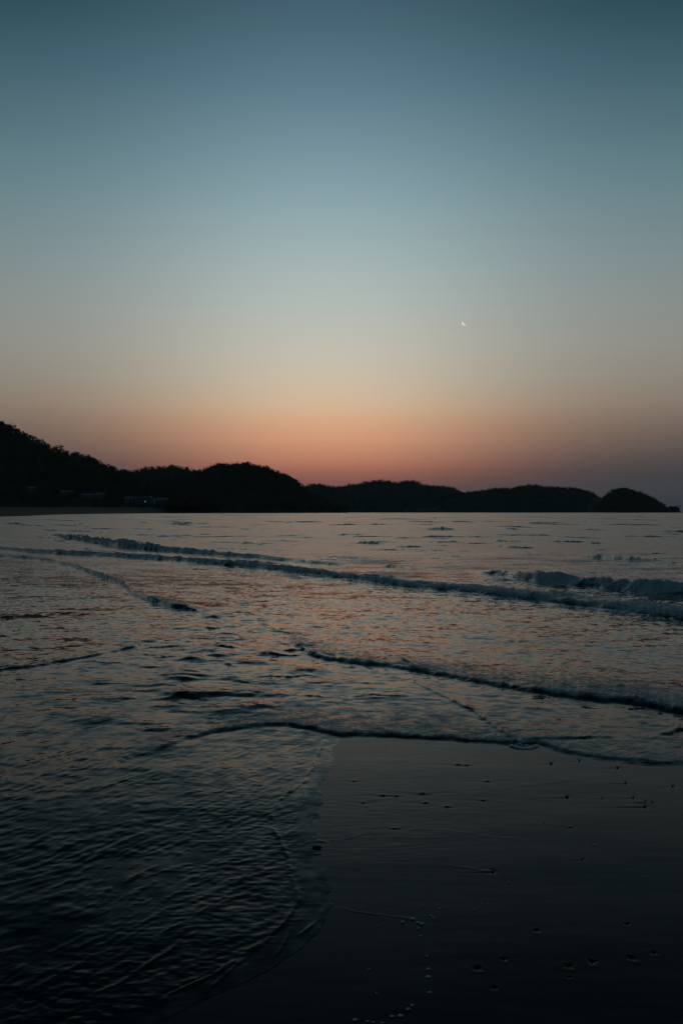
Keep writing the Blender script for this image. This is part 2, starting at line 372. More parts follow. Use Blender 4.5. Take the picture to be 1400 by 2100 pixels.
# stone-like dimple with its ring in the film
rr = np.hypot((PX - 652) / FPX * Dg, Y - HF / (1738 - HOR))
Z += 0.0016 * np.exp(-((rr - .075) / .010) ** 2) * np.clip(.5 + 1.0 * ((PX - 652) - (PY - 1738)) / 40 + 2.2 * perlin(X * 22, Y * 22, 77), 0, 1.6) - 0.002 * np.exp(-(rr / .045) ** 2)
# --- wash foam: broken foam left between the bore lines
patch = np.clip(0.5 + 1.3 * perlin(X / 2.3, Y / 1.2, 401) + 0.7 * perlin(X / .8, Y / .5, 402), 0, 1)
between = sst(PY, 1092, 1150) * (1 - sst(PY - (1190 + (PX - 700) * 0.125), -12, 6))
FO = np.maximum(FO, between * 0.5 * patch * sst(PY, 1110, 1150))
FO = np.maximum(FO, .26 * patch * sst(PY, 1150, 1175) * (1 - sst(PX, 330, 520)) * sst(PX, 60, 200) * (1 - sst(PY, 1215, 1245)) * sst(PX - 262 + (1202 - PY) * 2.2, 0, 30))
FO = FO * (0.72 + 0.56 * patch)
FO = np.maximum(FO, sst(PX, 980, 1250) * np.exp(-((PY - 1425 - (PX - 1200) * .12) / 28) ** 2) * .30 * patch)
fl_ = np.exp(-((PX - 1015) / 42) ** 4) * sst(Dg - d2, -.25, -.05) * (1 - sst(Dg - d2, .5, .9))
FO = FO * (1 - fl_)
# --- the sea dips under the sand where the sand lies bare
Z = np.where(sd > 0, Z * sst(sd, -0.01, .05) + 0.0022 * sst(sd, 0, .25) + 0.0005, -0.03)
Z = np.where((sd <= 0) & (sd > -0.12), -0.02 * (-sd / .12) ** 1.5 - .0003, Z)
floor_ok = np.where(sd > 0, np.maximum(Z, 0.0002 + .0012 * sst(sd, 0, .12)), Z)
Z = np.where(Dg < 30, floor_ok, Z)

def sea_material():
    m = bpy.data.materials.new('sea_water'); m.use_nodes = True; t = m.node_tree; t.nodes.clear()
    o = N(t, 'ShaderNodeOutputMaterial'); g = N(t, 'ShaderNodeNewGeometry')
    water = N(t, 'ShaderNodeBsdfPrincipled'); foam = N(t, 'ShaderNodeBsdfPrincipled')
    water.inputs['Base Color'].default_value = (0.006, 0.012, 0.014, 1); water.inputs['IOR'].default_value = 1.333
    water.inputs['Roughness'].default_value = 0.06
    # specular level lowered towards the camera: foreground darkening put into the water material
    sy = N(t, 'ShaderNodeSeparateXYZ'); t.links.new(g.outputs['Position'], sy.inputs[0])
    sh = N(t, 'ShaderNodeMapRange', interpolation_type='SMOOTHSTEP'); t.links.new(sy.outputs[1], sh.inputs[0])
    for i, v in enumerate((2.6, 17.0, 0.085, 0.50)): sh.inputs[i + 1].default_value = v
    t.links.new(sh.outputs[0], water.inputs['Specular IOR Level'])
    rg = N(t, 'ShaderNodeMapRange', interpolation_type='SMOOTHSTEP'); t.links.new(sy.outputs[1], rg.inputs[0])     # ripples too small to build
    for i, v in enumerate((3.0, 40.0, 0.05, 0.24)): rg.inputs[i + 1].default_value = v
    t.links.new(rg.outputs[0], water.inputs['Roughness'])
    foam.inputs['Base Color'].default_value = (0.46, 0.51, 0.52, 1); foam.inputs['Roughness'].default_value = 0.7
    foam.inputs['Specular IOR Level'].default_value = 0.2
    # slope noise, three scales, added to the true normal
    total = None
    dv = N(t, 'ShaderNodeVectorMath', operation='LENGTH'); t.links.new(g.outputs['Position'], dv.inputs[0])
    fr = N(t, 'ShaderNodeMapRange'); t.links.new(dv.outputs['Value'], fr.inputs[0])
    for i, v in enumerate((3.0, 22.0, 0.28, 1.45)): fr.inputs[i + 1].default_value = v
    for sc, st, amp in ((0.6, (0.45, 1.0, 1.0), 0.17), (3.3, (0.5, 1.0, 1.0), 0.40), (19.0, (0.55, 1.0, 1.0), 0.60)):
        mp = N(t, 'ShaderNodeVectorMath', operation='MULTIPLY'); t.links.new(g.outputs['Position'], mp.inputs[0]); mp.inputs[1].default_value = st
        n = N(t, 'ShaderNodeTexNoise'); t.links.new(mp.outputs[0], n.inputs['Vector']); n.inputs['Scale'].default_value = sc
        n.inputs['Detail'].default_value = 3.0
        s = N(t, 'ShaderNodeVectorMath', operation='SUBTRACT'); t.links.new(n.outputs['Color'], s.inputs[0]); s.inputs[1].default_value = (.5, .5, .5)
        q = N(t, 'ShaderNodeVectorMath', operation='MULTIPLY'); t.links.new(s.outputs[0], q.inputs[0]); q.inputs[1].default_value = (amp * .8, amp * 1.0, 0)
        if total is None: total = q.outputs[0]
        else:
            a = N(t, 'ShaderNodeVectorMath', operation='ADD'); t.links.new(total, a.inputs[0]); t.links.new(q.outputs[0], a.inputs[1]); total = a.outputs[0]
    sc_ = N(t, 'ShaderNodeVectorMath', operation='SCALE'); t.links.new(total, sc_.inputs[0]); t.links.new(fr.outputs[0], sc_.inputs['Scale'])
    a = N(t, 'ShaderNodeVectorMath', operation='ADD'); t.links.new(sc_.outputs[0], a.inputs[0]); t.links.new(g.outputs['Normal'], a.inputs[1])
    nn = N(t, 'ShaderNodeVectorMath', operation='NORMALIZE'); t.links.new(a.outputs[0], nn.inputs[0])
    t.links.new(nn.outputs[0], water.inputs['Normal'])
    # foam
    at = N(t, 'ShaderNodeAttribute', attribute_name='foam')
    mp = N(t, 'ShaderNodeVectorMath', operation='MULTIPLY'); t.links.new(g.outputs['Position'], mp.inputs[0]); mp.inputs[1].default_value = (0.8, 1, 1)
    n = N(t, 'ShaderNodeTexNoise'); t.links.new(mp.outputs[0], n.inputs['Vector']); n.inputs['Scale'].default_value = 7; n.inputs['Detail'].default_value = 9; n.inputs['Roughness'].default_value = .78
    v = math_node(t, 'ADD', math_node(t, 'MULTIPLY', at.outputs['Fac'], 1.0), math_node(t, 'MULTIPLY', math_node(t, 'SUBTRACT', n.outputs[0], 0.5), 2.3))
    mr = N(t, 'ShaderNodeMapRange', interpolation_type='SMOOTHSTEP'); t.links.new(v, mr.inputs[0]); mr.inputs[1].default_value = .15; mr.inputs[2].default_value = .95
    n2 = N(t, 'ShaderNodeTexNoise'); t.links.new(g.outputs['Position'], n2.inputs['Vector']); n2.inputs['Scale'].default_value = 6; n2.inputs['Detail'].default_value = 7; n2.inputs['Roughness'].default_value = .62
    bp = N(t, 'ShaderNodeBump'); t.links.new(n2.outputs[0], bp.inputs['Height']); bp.inputs['Strength'].default_value = 1.0; bp.inputs['Distance'].default_value = .16
    t.links.new(bp.outputs[0], foam.inputs['Normal'])
    fac = math_node(t, 'MULTIPLY', mr.outputs[0], math_node(t, 'MINIMUM', math_node(t, 'MULTIPLY', at.outputs['Fac'], 2.5), 1.0))
    mx = N(t, 'ShaderNodeMixShader'); t.links.new(fac, mx.inputs[0]); t.links.new(water.outputs[0], mx.inputs[1]); t.links.new(foam.outputs[0], mx.inputs[2])
    t.links.new(mx.outputs[0], o.inputs[0])
    return m
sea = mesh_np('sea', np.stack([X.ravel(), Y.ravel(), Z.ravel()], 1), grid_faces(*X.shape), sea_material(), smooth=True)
at = sea.data.attributes.new('foam', 'FLOAT', 'POINT'); at.data.foreach_set('value', np.clip(FO, 0, 1).astype(np.float32).ravel())
tag(sea, 'dusk sea with small breakers and bore lines washing in over flat sand', kind='structure')

# ------------------------------------------------------------------ wet sand
pebbles = [(1129, 1565, 9), (1281, 1606, 8), (1162, 1634, 9), (1378, 1612, 8), (1320, 1653, 13), (1322, 1644, 6), (1336, 1646, 6), (1265, 1574, 8), (1187, 1560, 7),
           (1297, 1635, 7), (1234, 1637, 5), (1010, 1787, 9), (1193, 1763, 5)]
bits = [(938, 1568, 26), (957, 1569, 18), (999, 1602, 20), (785, 1631, 22), (812, 1632, 16), (865, 1627, 28), (872, 1646, 20), (916, 1654, 22), (809, 1699, 18), (745, 1646, 16), (990, 1641, 16), (1168, 1696, 14), (725, 1602, 14)]
prints = [(975, 1987, 26, .3), (1029, 1967, 18, -.2), (1010, 2027, 20, .6), (1097, 1909, 18, .1), (1161, 1982, 26, .2), (1213, 1975, 24, 1.2), (1290, 1965, 26, 0), (1337, 1955, 20, .4), (1282, 1895, 16, 0), (1165, 2005, 12, .5)]
pys = [y for y in np.arange(2270, 1478, -1.5)]
dr = np.concatenate([[-40, -20, -8, -3, -1, 0.2, 0.7, 1.2, 1.6, 1.9], rows_from(pys), [7, 9, 14, 30, 60]])
xs0 = np.concatenate([[-40, -12, -5, -2.5, -1.2], np.linspace(-0.32, 0.47, 560), [.5, .6, .8, 1.2, 2.5, 5, 12, 40]])
Dg, Ug = np.meshgrid(dr, xs0, indexing='ij')
Dx = np.clip(Dg, 1.9, 7)
X = Dx * Ug; Y = Dg.copy()
Dc = np.maximum(Dg, 1.0)
PX = 700 + X / Dc * FPX; PY = HOR + HF / Dc
sd, s6, sE = sea_dist(PX, PY, Dc, X, Y)
Zs = 0.0012 * perlin(X / .5, Y / .22, 501) + 0.0020 * perlin(X / 1.3, Y / .7, 502) + .0003 * perlin(X / .16 + Y * 1.5, Y / .06, 505) + .0002 * np.maximum(perlin(X / .3, Y / .05, 506), 0)
riplin = 1.0 * (1 - sst(PX, 800, 1200)) * sst(PY, 1512, 1540) * (1 - sst(PY, 1700, 1850))
Zs += riplin * 0.0006 * perlin(X / .11 + .4 * perlin(X * 6, Y * 6, 9), Y / .020, 503)
Zs += 0.00009 * perlin(X / .04, Y / .012, 504)
def at_px(px, py): d = HF / (py - HOR); return ((px - 700) / FPX * d, d)
for i, (px, py, s) in enumerate(pebbles):
    x, y = at_px(px, py); r = s / FPX * y * .5
    dx, dy = X - x, Y - y
    Zs -= 0.0022 * np.exp(-(dx / (r * 1.4)) ** 2 - (dy / (r * 2.0)) ** 2)
    tl = np.exp(-((dy - .05 * dx) / (r * 1.1)) ** 2) * sst(-dx, 0, r) * np.exp(-np.maximum(-dx, 0) / (r * 6))
    Zs += 0.0020 * tl * 1.0
    Zs -= 0.0018 * np.exp(-((dy + r * 1.4) / (r * .7)) ** 2) * sst(-dx, 0, r) * np.exp(-np.maximum(-dx, 0) / (r * 8))
for i, (px, py, s) in enumerate(bits):
    x, y = at_px(px, py); r = s / FPX * y * .5
    dx, dy = X - x, Y - y
    g = np.exp(-(dx / (r * 1.3)) ** 2 - (dy / (r * .55)) ** 2)
    Zs += 0.0022 * g * (1 + 1.2 * perlin(X / (r * .4), Y / (r * .3), 520 + i)) - 0.0016 * np.exp(-((dx) / (r * 1.6)) ** 2 - ((dy + r * .7) / (r * .35)) ** 2)
    Zs -= 0.0015 * np.exp(-((dy - .03 * dx) / (r * .25)) ** 2) * np.exp(-(dx / (r * 3.5)) ** 2)
for i, (px, py, s, a) in enumerate(prints):
    x, y = at_px(px, py); r = s / FPX * y * .5
    for k in (-0.6, 0.0, 0.6):                      # three splayed toes of a bird track, softened by the wash
        c, sn = math.cos(a + k), math.sin(a + k)
        ax_ = (X - x) * c + (Y - y) * sn; ac = -(X - x) * sn + (Y - y) * c
        Zs -= 0.0038 * np.exp(-((ax_ - r * .5) / (r * .55)) ** 2 - (ac / (r * .17)) ** 2)
    rr = np.hypot(X - x, Y - y)
    Zs += 0.0003 * np.exp(-((rr - r * 1.15) / (r * .35)) ** 2) * (1 + perlin(X / r, Y / r, 540 + i))
def line_relief(line, a, wd, bycol=True, seed=0):
    global Zs
    ln = curve(line); k = [p[0] for p in line]
    d0 = HF / (ln(PX + 2 * perlin(X * 8, Y * 8, seed)) + .8 * perlin(X * 30, Y * 30, seed + 1) - HOR)
    m = sst(PX, k[0], k[0] + 12) * (1 - sst(PX, k[-1] - 12, k[-1]))
    Zs = Zs + m * a * np.exp(-((Dg - d0) / wd) ** 2) * np.clip(.7 + 1.4 * perlin(X * 16, Y * 16, seed + 2), 0, 2)
line_relief([(680, 1858), (720, 1868), (780, 1876), (845, 1884), (862, 1890)], .0010, .0045, seed=601)
line_relief([(684, 1726), (740, 1712), (775, 1690), (800, 1665), (815, 1645)], .0008, .006, seed=605)
line_relief([(905, 1773), (960, 1780), (1010, 1788)], .001, .006, seed=608)
line_relief([(900, 1700), (960, 1709), (1010, 1718), (1060, 1719)], .0006, .008, seed=611)
line_relief([(960, 1630), (1060, 1612), (1150, 1602), (1240, 1590)], .0005, .03, seed=614)
Zs = np.where(sd > -0.0, Zs - 0.12 * sst(sd, .06, .5), Zs)
Zs = np.where((Dg > 7) | (Dg < 1.85), np.where(sd > 0, -.15, Zs), Zs)
Zs = np.where(Dg < 0.1, 0.05 + (-Dg) * 0.05, Zs)
Zs = np.where(Dg > 8, -0.4 + 0 * Dg, Zs)
Zs = np.where((Ug > 2) | (Ug < -1), np.minimum(Zs, np.where(sd > 0, -.15, Zs)), Zs)

def sand_material():
    m = bpy.data.materials.new('wet_sand'); m.use_nodes = True; t = m.node_tree
    b = t.nodes['Principled BSDF']; g = N(t, 'ShaderNodeNewGeometry')
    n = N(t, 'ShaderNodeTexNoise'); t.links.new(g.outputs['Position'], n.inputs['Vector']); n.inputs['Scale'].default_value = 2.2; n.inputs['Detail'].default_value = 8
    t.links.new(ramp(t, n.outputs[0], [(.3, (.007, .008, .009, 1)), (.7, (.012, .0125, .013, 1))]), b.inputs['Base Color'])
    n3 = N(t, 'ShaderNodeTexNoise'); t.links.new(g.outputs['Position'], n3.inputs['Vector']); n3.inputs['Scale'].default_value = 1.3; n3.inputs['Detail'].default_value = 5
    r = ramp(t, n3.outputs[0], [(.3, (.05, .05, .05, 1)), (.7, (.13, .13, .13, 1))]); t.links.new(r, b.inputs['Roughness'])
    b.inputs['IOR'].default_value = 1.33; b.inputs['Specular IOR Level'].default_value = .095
    n2 = N(t, 'ShaderNodeTexNoise'); t.links.new(g.outputs['Position'], n2.inputs['Vector']); n2.inputs['Scale'].default_value = 420; n2.inputs['Detail'].default_value = 3
    bp = N(t, 'ShaderNodeBump'); t.links.new(n2.outputs[0], bp.inputs['Height']); bp.inputs['Strength'].default_value = .3; bp.inputs['Distance'].default_value = .0012
    t.links.new(bp.outputs[0], b.inputs['Normal'])
    return m
SAND = sand_material()
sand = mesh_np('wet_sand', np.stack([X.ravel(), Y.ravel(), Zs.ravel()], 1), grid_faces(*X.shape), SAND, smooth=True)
tag(sand, 'smooth wet sand with bird tracks and faint ripple marks', kind='structure')

# ------------------------------------------------------------------ pebbles, shell bits, foam on the sand
def blob(name, rx, ry, rz, mat, seed, n=10, m=7, rough=.2, parent=None, cut=-.35):
    v = []; f = []
    r_ = random.Random(seed)
    amp = [[1 + r_.uniform(-rough, rough) for _ in range(n)] for _ in range(m)]
    for j in range(m):
        th = math.pi * (0.02 + 0.96 * j / (m - 1))
        for i in range(n):
            ph = 2 * math.pi * i / n; a = amp[j][i] if 0 < j < m - 1 else 1
            v.append((rx * a * math.sin(th) * math.cos(ph), ry * a * math.sin(th) * math.sin(ph), max(cut * rz, rz * a * math.cos(th))))
    for j in range(m - 1):
        for i in range(n):
            f.append((j * n + i, j * n + (i + 1) % n, (j + 1) * n + (i + 1) % n, (j + 1) * n + i))
    return mesh_np(name, v, f, mat, parent=parent, smooth=True)
PEB = noisy(material('dark_stone', (.03, .03, .032), .35, .4), (.018, .018, .02), (.05, .047, .045), 60)
SHELL = noisy(material('shell', (.12, .1, .09), .4, .4), (.05, .04, .035), (.16, .13, .11), 90)
peb_labels = ['dark pebble on the wet sand just below the right end of the white foam clump', 'dark pebble alone on the sand, well right of centre below the thin swash edge',
 'dark pebble with a wake, nearest to the middle of the open sand', 'dark pebble beside the right edge of the photo', 'largest dark pebble, flat, at the front of a tight cluster at the right',
 'tiny pebble directly behind the largest flat pebble', 'tiny pebble right of the largest flat pebble', 'small pebble just in front of the thin swash edge at the right',
 'small pebble touching the swash edge right of the foam clump', 'small pebble left behind the pebble cluster at the right', 'tiny pebble between the cluster and the pebble with a wake',
 'dark pebble at the end of a long thin groove in the dark foreground sand', 'tiny pebble by itself on the dark smooth sand at the right']
for i, ((px, py, s), lb) in enumerate(zip(pebbles, peb_labels)):
    x, y = at_px(px, py); r = s / FPX * y * .5
    o = blob('pebble', r, r * .8, r * (.85 if s != 13 else .5), PEB, 40 + i, rough=.12); o.location = (x, y, .0006); o.rotation_euler.z = i * 1.3; o.scale = (.7, .7, .6)
    tag(o, lb, 'pebble', 'pebbles on the wet sand')
bit_lb = ['left half of a broken shell pair lying nearest the swash edge', 'right half of a broken shell pair lying nearest the swash edge', 'lone shell fragment on the sand below the swash edge, right of the broken pair',
 'left of two shell fragments sharing one groove on the rippled sand', 'right of two shell fragments sharing one groove on the rippled sand', 'long dark shell fragment in the middle of the rippled sand',
 'shell fragment just in front of the long dark fragment', 'shell fragment at the right-hand end of the row across the rippled sand', 'frontmost shell fragment on the rippled sand',
 'shell fragment at the left-hand end of the row, nearest the film of water', 'pale shell fragment on smooth sand right of the row', 'small shell fragment far to the right on the smooth sand', 'small shell fragment close to the meeting films of water, rearmost at the left']
for i, ((px, py, s), lb) in enumerate(zip(bits, bit_lb)):
    x, y = at_px(px, py); r = s / FPX * y * .5
    o = blob('shell_fragment', r * .55, r * .24, r * .16, SHELL, 70 + i, n=9, m=6, rough=.28); o.location = (x, y, .002); o.rotation_euler.z = rnd.uniform(-.3, .3); o.scale = (.85, .8, .7)
    tag(o, lb, 'shell', 'shell fragments on the wet sand')
FOAM = material('foam', (.62, .66, .66), .35, .5)
noisy(FOAM, (.45, .48, .48), (.7, .74, .74), 60)
def bubbles_mesh(name, spots, parent=None):
    V = []; F = []; b = 0
    for (x, y, r) in spots:
        n, m = 8, 4
        for j in range(m):
            th = (math.pi / 2) * (j + .15) / (m - .0) * 1.05
            for i in range(n):
                ph = 2 * math.pi * i / n
                V.append((x + r * math.sin(th) * math.cos(ph), y + r * math.sin(th) * math.sin(ph), r * .8 * math.cos(th)))
        V.append((x, y, r * .8))
        for j in range(m - 1):
            for i in range(n):
                F.append((b + j * n + i, b + (j + 1) * n + i, b + (j + 1) * n + (i + 1) % n, b + j * n + (i + 1) % n))
        for i in range(0, n, 2):
            F.append((b + i, b + (i + 1) % n, b + (i + 2) % n, b + m * n))
        b += m * n + 1
    return mesh_np(name, V, F, FOAM, parent=parent, smooth=True)
# foam clump where the two tongues meet
x, y = at_px(1074, 1531)
fc = empty('foam_clump', (x, y, .004))
sp = []
for k in range(150):
    a = math.pi * (1 + k / 149.0); j = rnd.gauss(0, .006)
    sp.append((.083 * math.cos(a) + j, .085 * math.sin(a) * .75 + rnd.gauss(0, .006) + .02, rnd.uniform(.003, .008)))
bubbles_mesh('foam_rim', sp, fc)
sp = []
for k in range(90):
    sp.append((rnd.gauss(-.028, .028), rnd.gauss(.07, .05), rnd.uniform(.004, .011)))
bubbles_mesh('foam_tuft', sp, fc)
tag(fc, 'pale ring of foam bubbles where two tongues of water meet the sand', 'foam')
# line of bubbles left on the sand
bub = [(845, 1885, 9), (856, 1892, 7), (864, 1895, 9), (857, 1904, 5), (861, 1920, 6), (874, 1961, 6), (877, 1988, 8), (877, 2004, 10), (880, 2036, 8), (844, 2062, 7), (836, 2070, 9), (820, 2084, 11),
       (803, 2085, 9), (727, 2092, 9), (753, 2095, 6), (765, 2097, 6), (783, 2098, 6), (825, 1891, 8), (868, 1858, 4), (902, 1864, 5), (883, 1878, 5), (887, 1883, 5), (950, 1874, 3), (972, 1866, 4), (964, 1856, 3),
       (986, 1853, 3), (1000, 1853, 3), (1005, 1844, 3), (1043, 1809, 4), (786, 1893, 3), (756, 1988, 4), (771, 2037, 4), (1114, 1686, 5), (1220, 1733, 5), (1324, 1798, 4), (1163, 1709, 4)]
curve_order = sorted(range(18), key=lambda k: bub[k][1]); loose_order = sorted(range(18, len(bub)), key=lambda k: bub[k][0])
for i, (px, py, s) in enumerate(bub):
    x, y = at_px(px, py); r = s / FPX * y * .5
    o = bubbles_mesh('foam_bubble', [(0, 0, r)] if s < 6 else [(0, 0, r * .8), (r * .9, r * .2, r * .45), (-r * .7, -r * .1, r * .4)])
    o.location = (x, y, .0008)
    if i < 18: tag(o, 'tiny foam bubble, %s from the upper end of the curved line on the dark sand' % ORD[curve_order.index(i)], 'foam bubble', 'foam bubbles in the curved line')
    else: tag(o, 'loose foam speck on the dark sand, %s from the left of those off the line' % ORD[loose_order.index(i)], 'foam bubble', 'loose foam bubbles on the sand')
# stone in the film of water
x, y = at_px(650, 1738)
o = blob('stone', .022, .016, .010, PEB, 99, n=12, m=8, rough=.15); o.location = (x, y, .004)
tag(o, 'dark stone sitting in the thin film of water inside a ripple ring', 'stone')

# ------------------------------------------------------------------ land
GROUND = noisy(material('hill_ground', (.04, .045, .03), .95, .05), (.022, .03, .018), (.05, .05, .034), .05)
LEAF = noisy(material('foliage', (.05, .065, .035), .9, .05), (.028, .04, .022), (.06, .075, .04), .15)
BARK = noisy(material('bark', (.06, .05, .04), .95, .05), (.04, .035, .03), (.08, .065, .055), 2)
DRY = noisy(material('beach_sand', (.2, .18, .15), .9, .1), (.03, .03, .028), (.075, .07, .062), .05)

def hill(name, label, sky, Dc, Db, zbase=0.0, th=5.0, seed=0, back=250, dmap=None, step=4):
    """ridge whose tree line follows 'sky' at distance Dc; the front foot is at Db"""
    sk = curve(sky); x0, x1 = sky[0][0], sky[-1][0]
    cols = np.arange(x0, x1 + step, step, dtype=float)
    ts = np.concatenate([np.linspace(0, 1, 16), [1.15, 1.4, 1.8, 2.4]])
    V = []
    for c in cols:
        zt = EYE + (HOR - sk(c)) * Dc / FPX - th
        for t in ts:
            if t <= 1:
                d = Db + (Dc - Db) * t
                zz = zbase + (zt - zbase) * (t * (1.3 - .3 * t))
            else:
                d = Dc + (t - 1) * back
                zz = zt * (1 - ((t - 1) / 1.4) ** 1.3)
            V.append(((c - 700) / FPX * (Dc if t > 1 else d), d, zz))
    V = np.array(V)
    amp = np.tile(np.where(ts < 1, np.sin(np.pi * np.clip(ts, 0, 1)), 0), len(cols))
    V[:, 2] += amp * (6 * perlin(V[:, 0] / 60, V[:, 1] / 60, seed) ) * (V[:, 2] > 3)
    V[:, 2] = np.maximum(V[:, 2], zbase - 1.0)
    o = mesh_np(name, V, grid_faces(len(cols), len(ts)), GROUND, smooth=True)
    tag(o, label, kind='structure')
    return V.reshape(len(cols), len(ts), 3), sk

def crown_templates(nt_, ntri, seed):
    rs_ = np.random.RandomState(seed); out_ = []
    for k in range(nt_):
        lobes = [(rs_.uniform(-.35, .35), rs_.uniform(-.35, .35), rs_.uniform(.35, .8), rs_.uniform(.25, .42)) for _ in range(6)]
        c = []
        for i in range(ntri):
            l = lobes[i % 6]; v = rs_.normal(size=3); v /= np.linalg.norm(v); r = l[3] * rs_.uniform(.55, 1.08)
            c.append((l[0] + v[0] * r, l[1] + v[1] * r, l[2] + v[2] * r * .8))
        c = np.array(c)[:, None, :]; s = rs_.uniform(.10, .19, (ntri, 1, 1))
        out_.append(c + rs_.normal(size=(ntri, 3, 3)) * s * .75)
    return out_
def woods(name, label, spots, size, ntri, seed, bare=0.0):
    T = crown_templates(6, ntri, seed); rs_ = np.random.RandomState(seed + 1)
    tri = []
    for (x, y, z) in spots:
        h = size * (.5 + .85 * rs_.rand() ** 1.8); w = h * rs_.uniform(.7, 1.1); a = rs_.uniform(0, 6.28)
        t = T[rs_.randint(6)]; c, s = math.cos(a), math.sin(a)
        q = np.empty_like(t)
        q[..., 0] = x + (t[..., 0] * c - t[..., 1] * s) * w; q[..., 1] = y + (t[..., 0] * s + t[..., 1] * c) * w; q[..., 2] = z + (t[..., 2] - .12) * h
        tri.append(q)
    v = np.concatenate(tri).reshape(-1, 3)
    o = mesh_np(name, v, np.arange(len(v)).reshape(-1, 3), LEAF)
    tag(o, label, kind='stuff')
    return o
def ondist(px, py):
    """distance at which the near left hill shows its ground in row py"""
    c = int(round((px - skyA[0][0]) / 4.0)); v = VA[c, :16]
    rows = HOR - (v[:, 2] - EYE) / v[:, 1] * FPX
    k = max(1, int(np.argmax(rows <= py))); f = (rows[k - 1] - py) / max(rows[k - 1] - rows[k], 1e-6)
    return float(v[k - 1, 1] + (v[k, 1] - v[k - 1, 1]) * min(max(f, 0), 1)) - 4
CLEAR = [(255, 318, 1050), (322, 346, 1050), (56, 74, 1050), (122, 151, 1050), (166, 213, 1050)]
def spots_on(V, n, seed, tmax=15, top=0.35):
    rs_ = np.random.RandomState(seed); nc = V.shape[0]; out_ = []
    for i in range(n):
        c = rs_.uniform(0, nc - 1.001); 
        t = rs_.uniform(14.0, 15.9) if rs_.rand() < top else 15 * rs_.rand() ** .8
        ci, ti = int(c), int(t); a, b = c - ci, t - ti
        if ti >= V.shape[1] - 1: continue
        p = (V[ci, ti] * (1 - a) + V[ci + 1, ti] * a) * (1 - b) + (V[ci, ti + 1] * (1 - a) + V[ci + 1, ti + 1] * a) * b
        if p[2] < 0.5: continue
        pxx = 700 + p[0] / p[1] * FPX; rw = HOR - (p[2] - EYE) / p[1] * FPX
        if V is VA and any(a < pxx < b and rw > 1004 - 2 * (a < 70) and p[1] > d0 and rw > {56: 1004, 122: 1011, 166: 1016}.get(a, 1018) for a, b, d0 in CLEAR): continue
        out_.append(p)
    return out_

skyA = [(-700, 640), (-400, 720), (-150, 797), (-60, 836), (0, 866), (25, 876), (50, 893), (78, 905), (100, 918), (127, 924), (150, 933), (175, 937), (200, 950), (225, 957), (250, 966),
        (265, 973), (290, 984), (330, 1000), (380, 1015), (430, 1030)]
skyC = [(200, 990), (240, 975), (262, 968), (285, 962), (320, 957), (350, 955), (365, 954), (385, 960), (400, 966), (430, 980), (480, 1000)]
skyB = [(250, 1010), (300, 995), (350, 980), (395, 968), (412, 967), (425, 961), (442, 955), (462, 952), (485, 951), (510, 952), (530, 956), (547, 960), (562, 967), (582, 975), (602, 982),
        (615, 994), (627, 1007), (650, 1020), (675, 1033), (695, 1043), (712, 1049)]
skyD = [(560, 1020), (600, 1004), (620, 998), (635, 992), (655, 991), (680, 996), (700, 997), (716, 992), (740, 990), (760, 985), (780, 983), (800, 985), (816, 988), (830, 985), (850, 984),
        (865, 991), (880, 994), (900, 995), (920, 996), (935, 1001), (945, 1008), (965, 1018), (990, 1030), (1020, 1045)]
skyG = [(880, 1030), (920, 1014), (945, 1009), (960, 1008), (980, 1006), (1000, 1003), (1030, 1000), (1050, 1000), (1065, 996), (1080, 994), (1100, 993), (1115, 997), (1140, 998), (1165, 999), (1185, 1001),
        (1205, 1006), (1222, 1013), (1234, 1025), (1244, 1038), (1252, 1048)]
skyE = [(1218, 1049), (1230, 1038), (1241, 1024), (1247, 1017), (1259, 1006), (1275, 1002), (1290, 1003), (1300, 1008), (1320, 1014), (1330, 1019), (1345, 1027), (1355, 1035), (1365, 1042), (1374, 1048)]
VA, skA = hill('hill', 'steep wooded hill nearest on the left, falling to the beach', skyA, 1400, 1130, zbase=10, th=8.5, seed=21)
VC, skC = hill('hill', 'low wooded hill showing between the left hill and the round headland', skyC, 2100, 1850, th=6, seed=22)
VB, skB = hill('headland', 'rounded wooded headland left of centre sloping down to the water', skyB, 1700, 1480, zbase=1, th=8, seed=23)
VD, skD = hill('hill_range', 'distant twin-topped hill range in the middle behind the bay', skyD, 2700, 2350, th=7, seed=24, step=5)
VG, skG = hill('hill_range', 'distant long flat-topped hill range right of the middle', skyG, 2500, 2250, th=7, seed=25, step=5)
VE, skE = hill('headland', 'dome-shaped wooded headland at the right end of the bay', skyE, 2150, 2020, th=6, seed=26, step=3)
woods('woodland', 'dense wood covering the near left hill', spots_on(VA, 2900, 1, top=.13), 14.0, 70, 61)
woods('woodland', 'wood covering the low hill behind the left hill', spots_on(VC, 700, 2, top=.35), 10.5, 36, 62)
woods('woodland', 'dense wood covering the rounded headland left of centre', spots_on(VB, 2200, 3, top=.28), 12, 56, 63)
woods('woodland', 'wood covering the distant twin-topped hill range', spots_on(VD, 2200, 4, top=.45), 9, 26, 64)
woods('woodland', 'wood covering the distant flat-topped hill range', spots_on(VG, 1900, 5, top=.5), 9, 26, 65)
woods('woodland', 'wood covering the dome-shaped headland at the right', spots_on(VE, 900, 6, top=.4), 10, 44, 66)

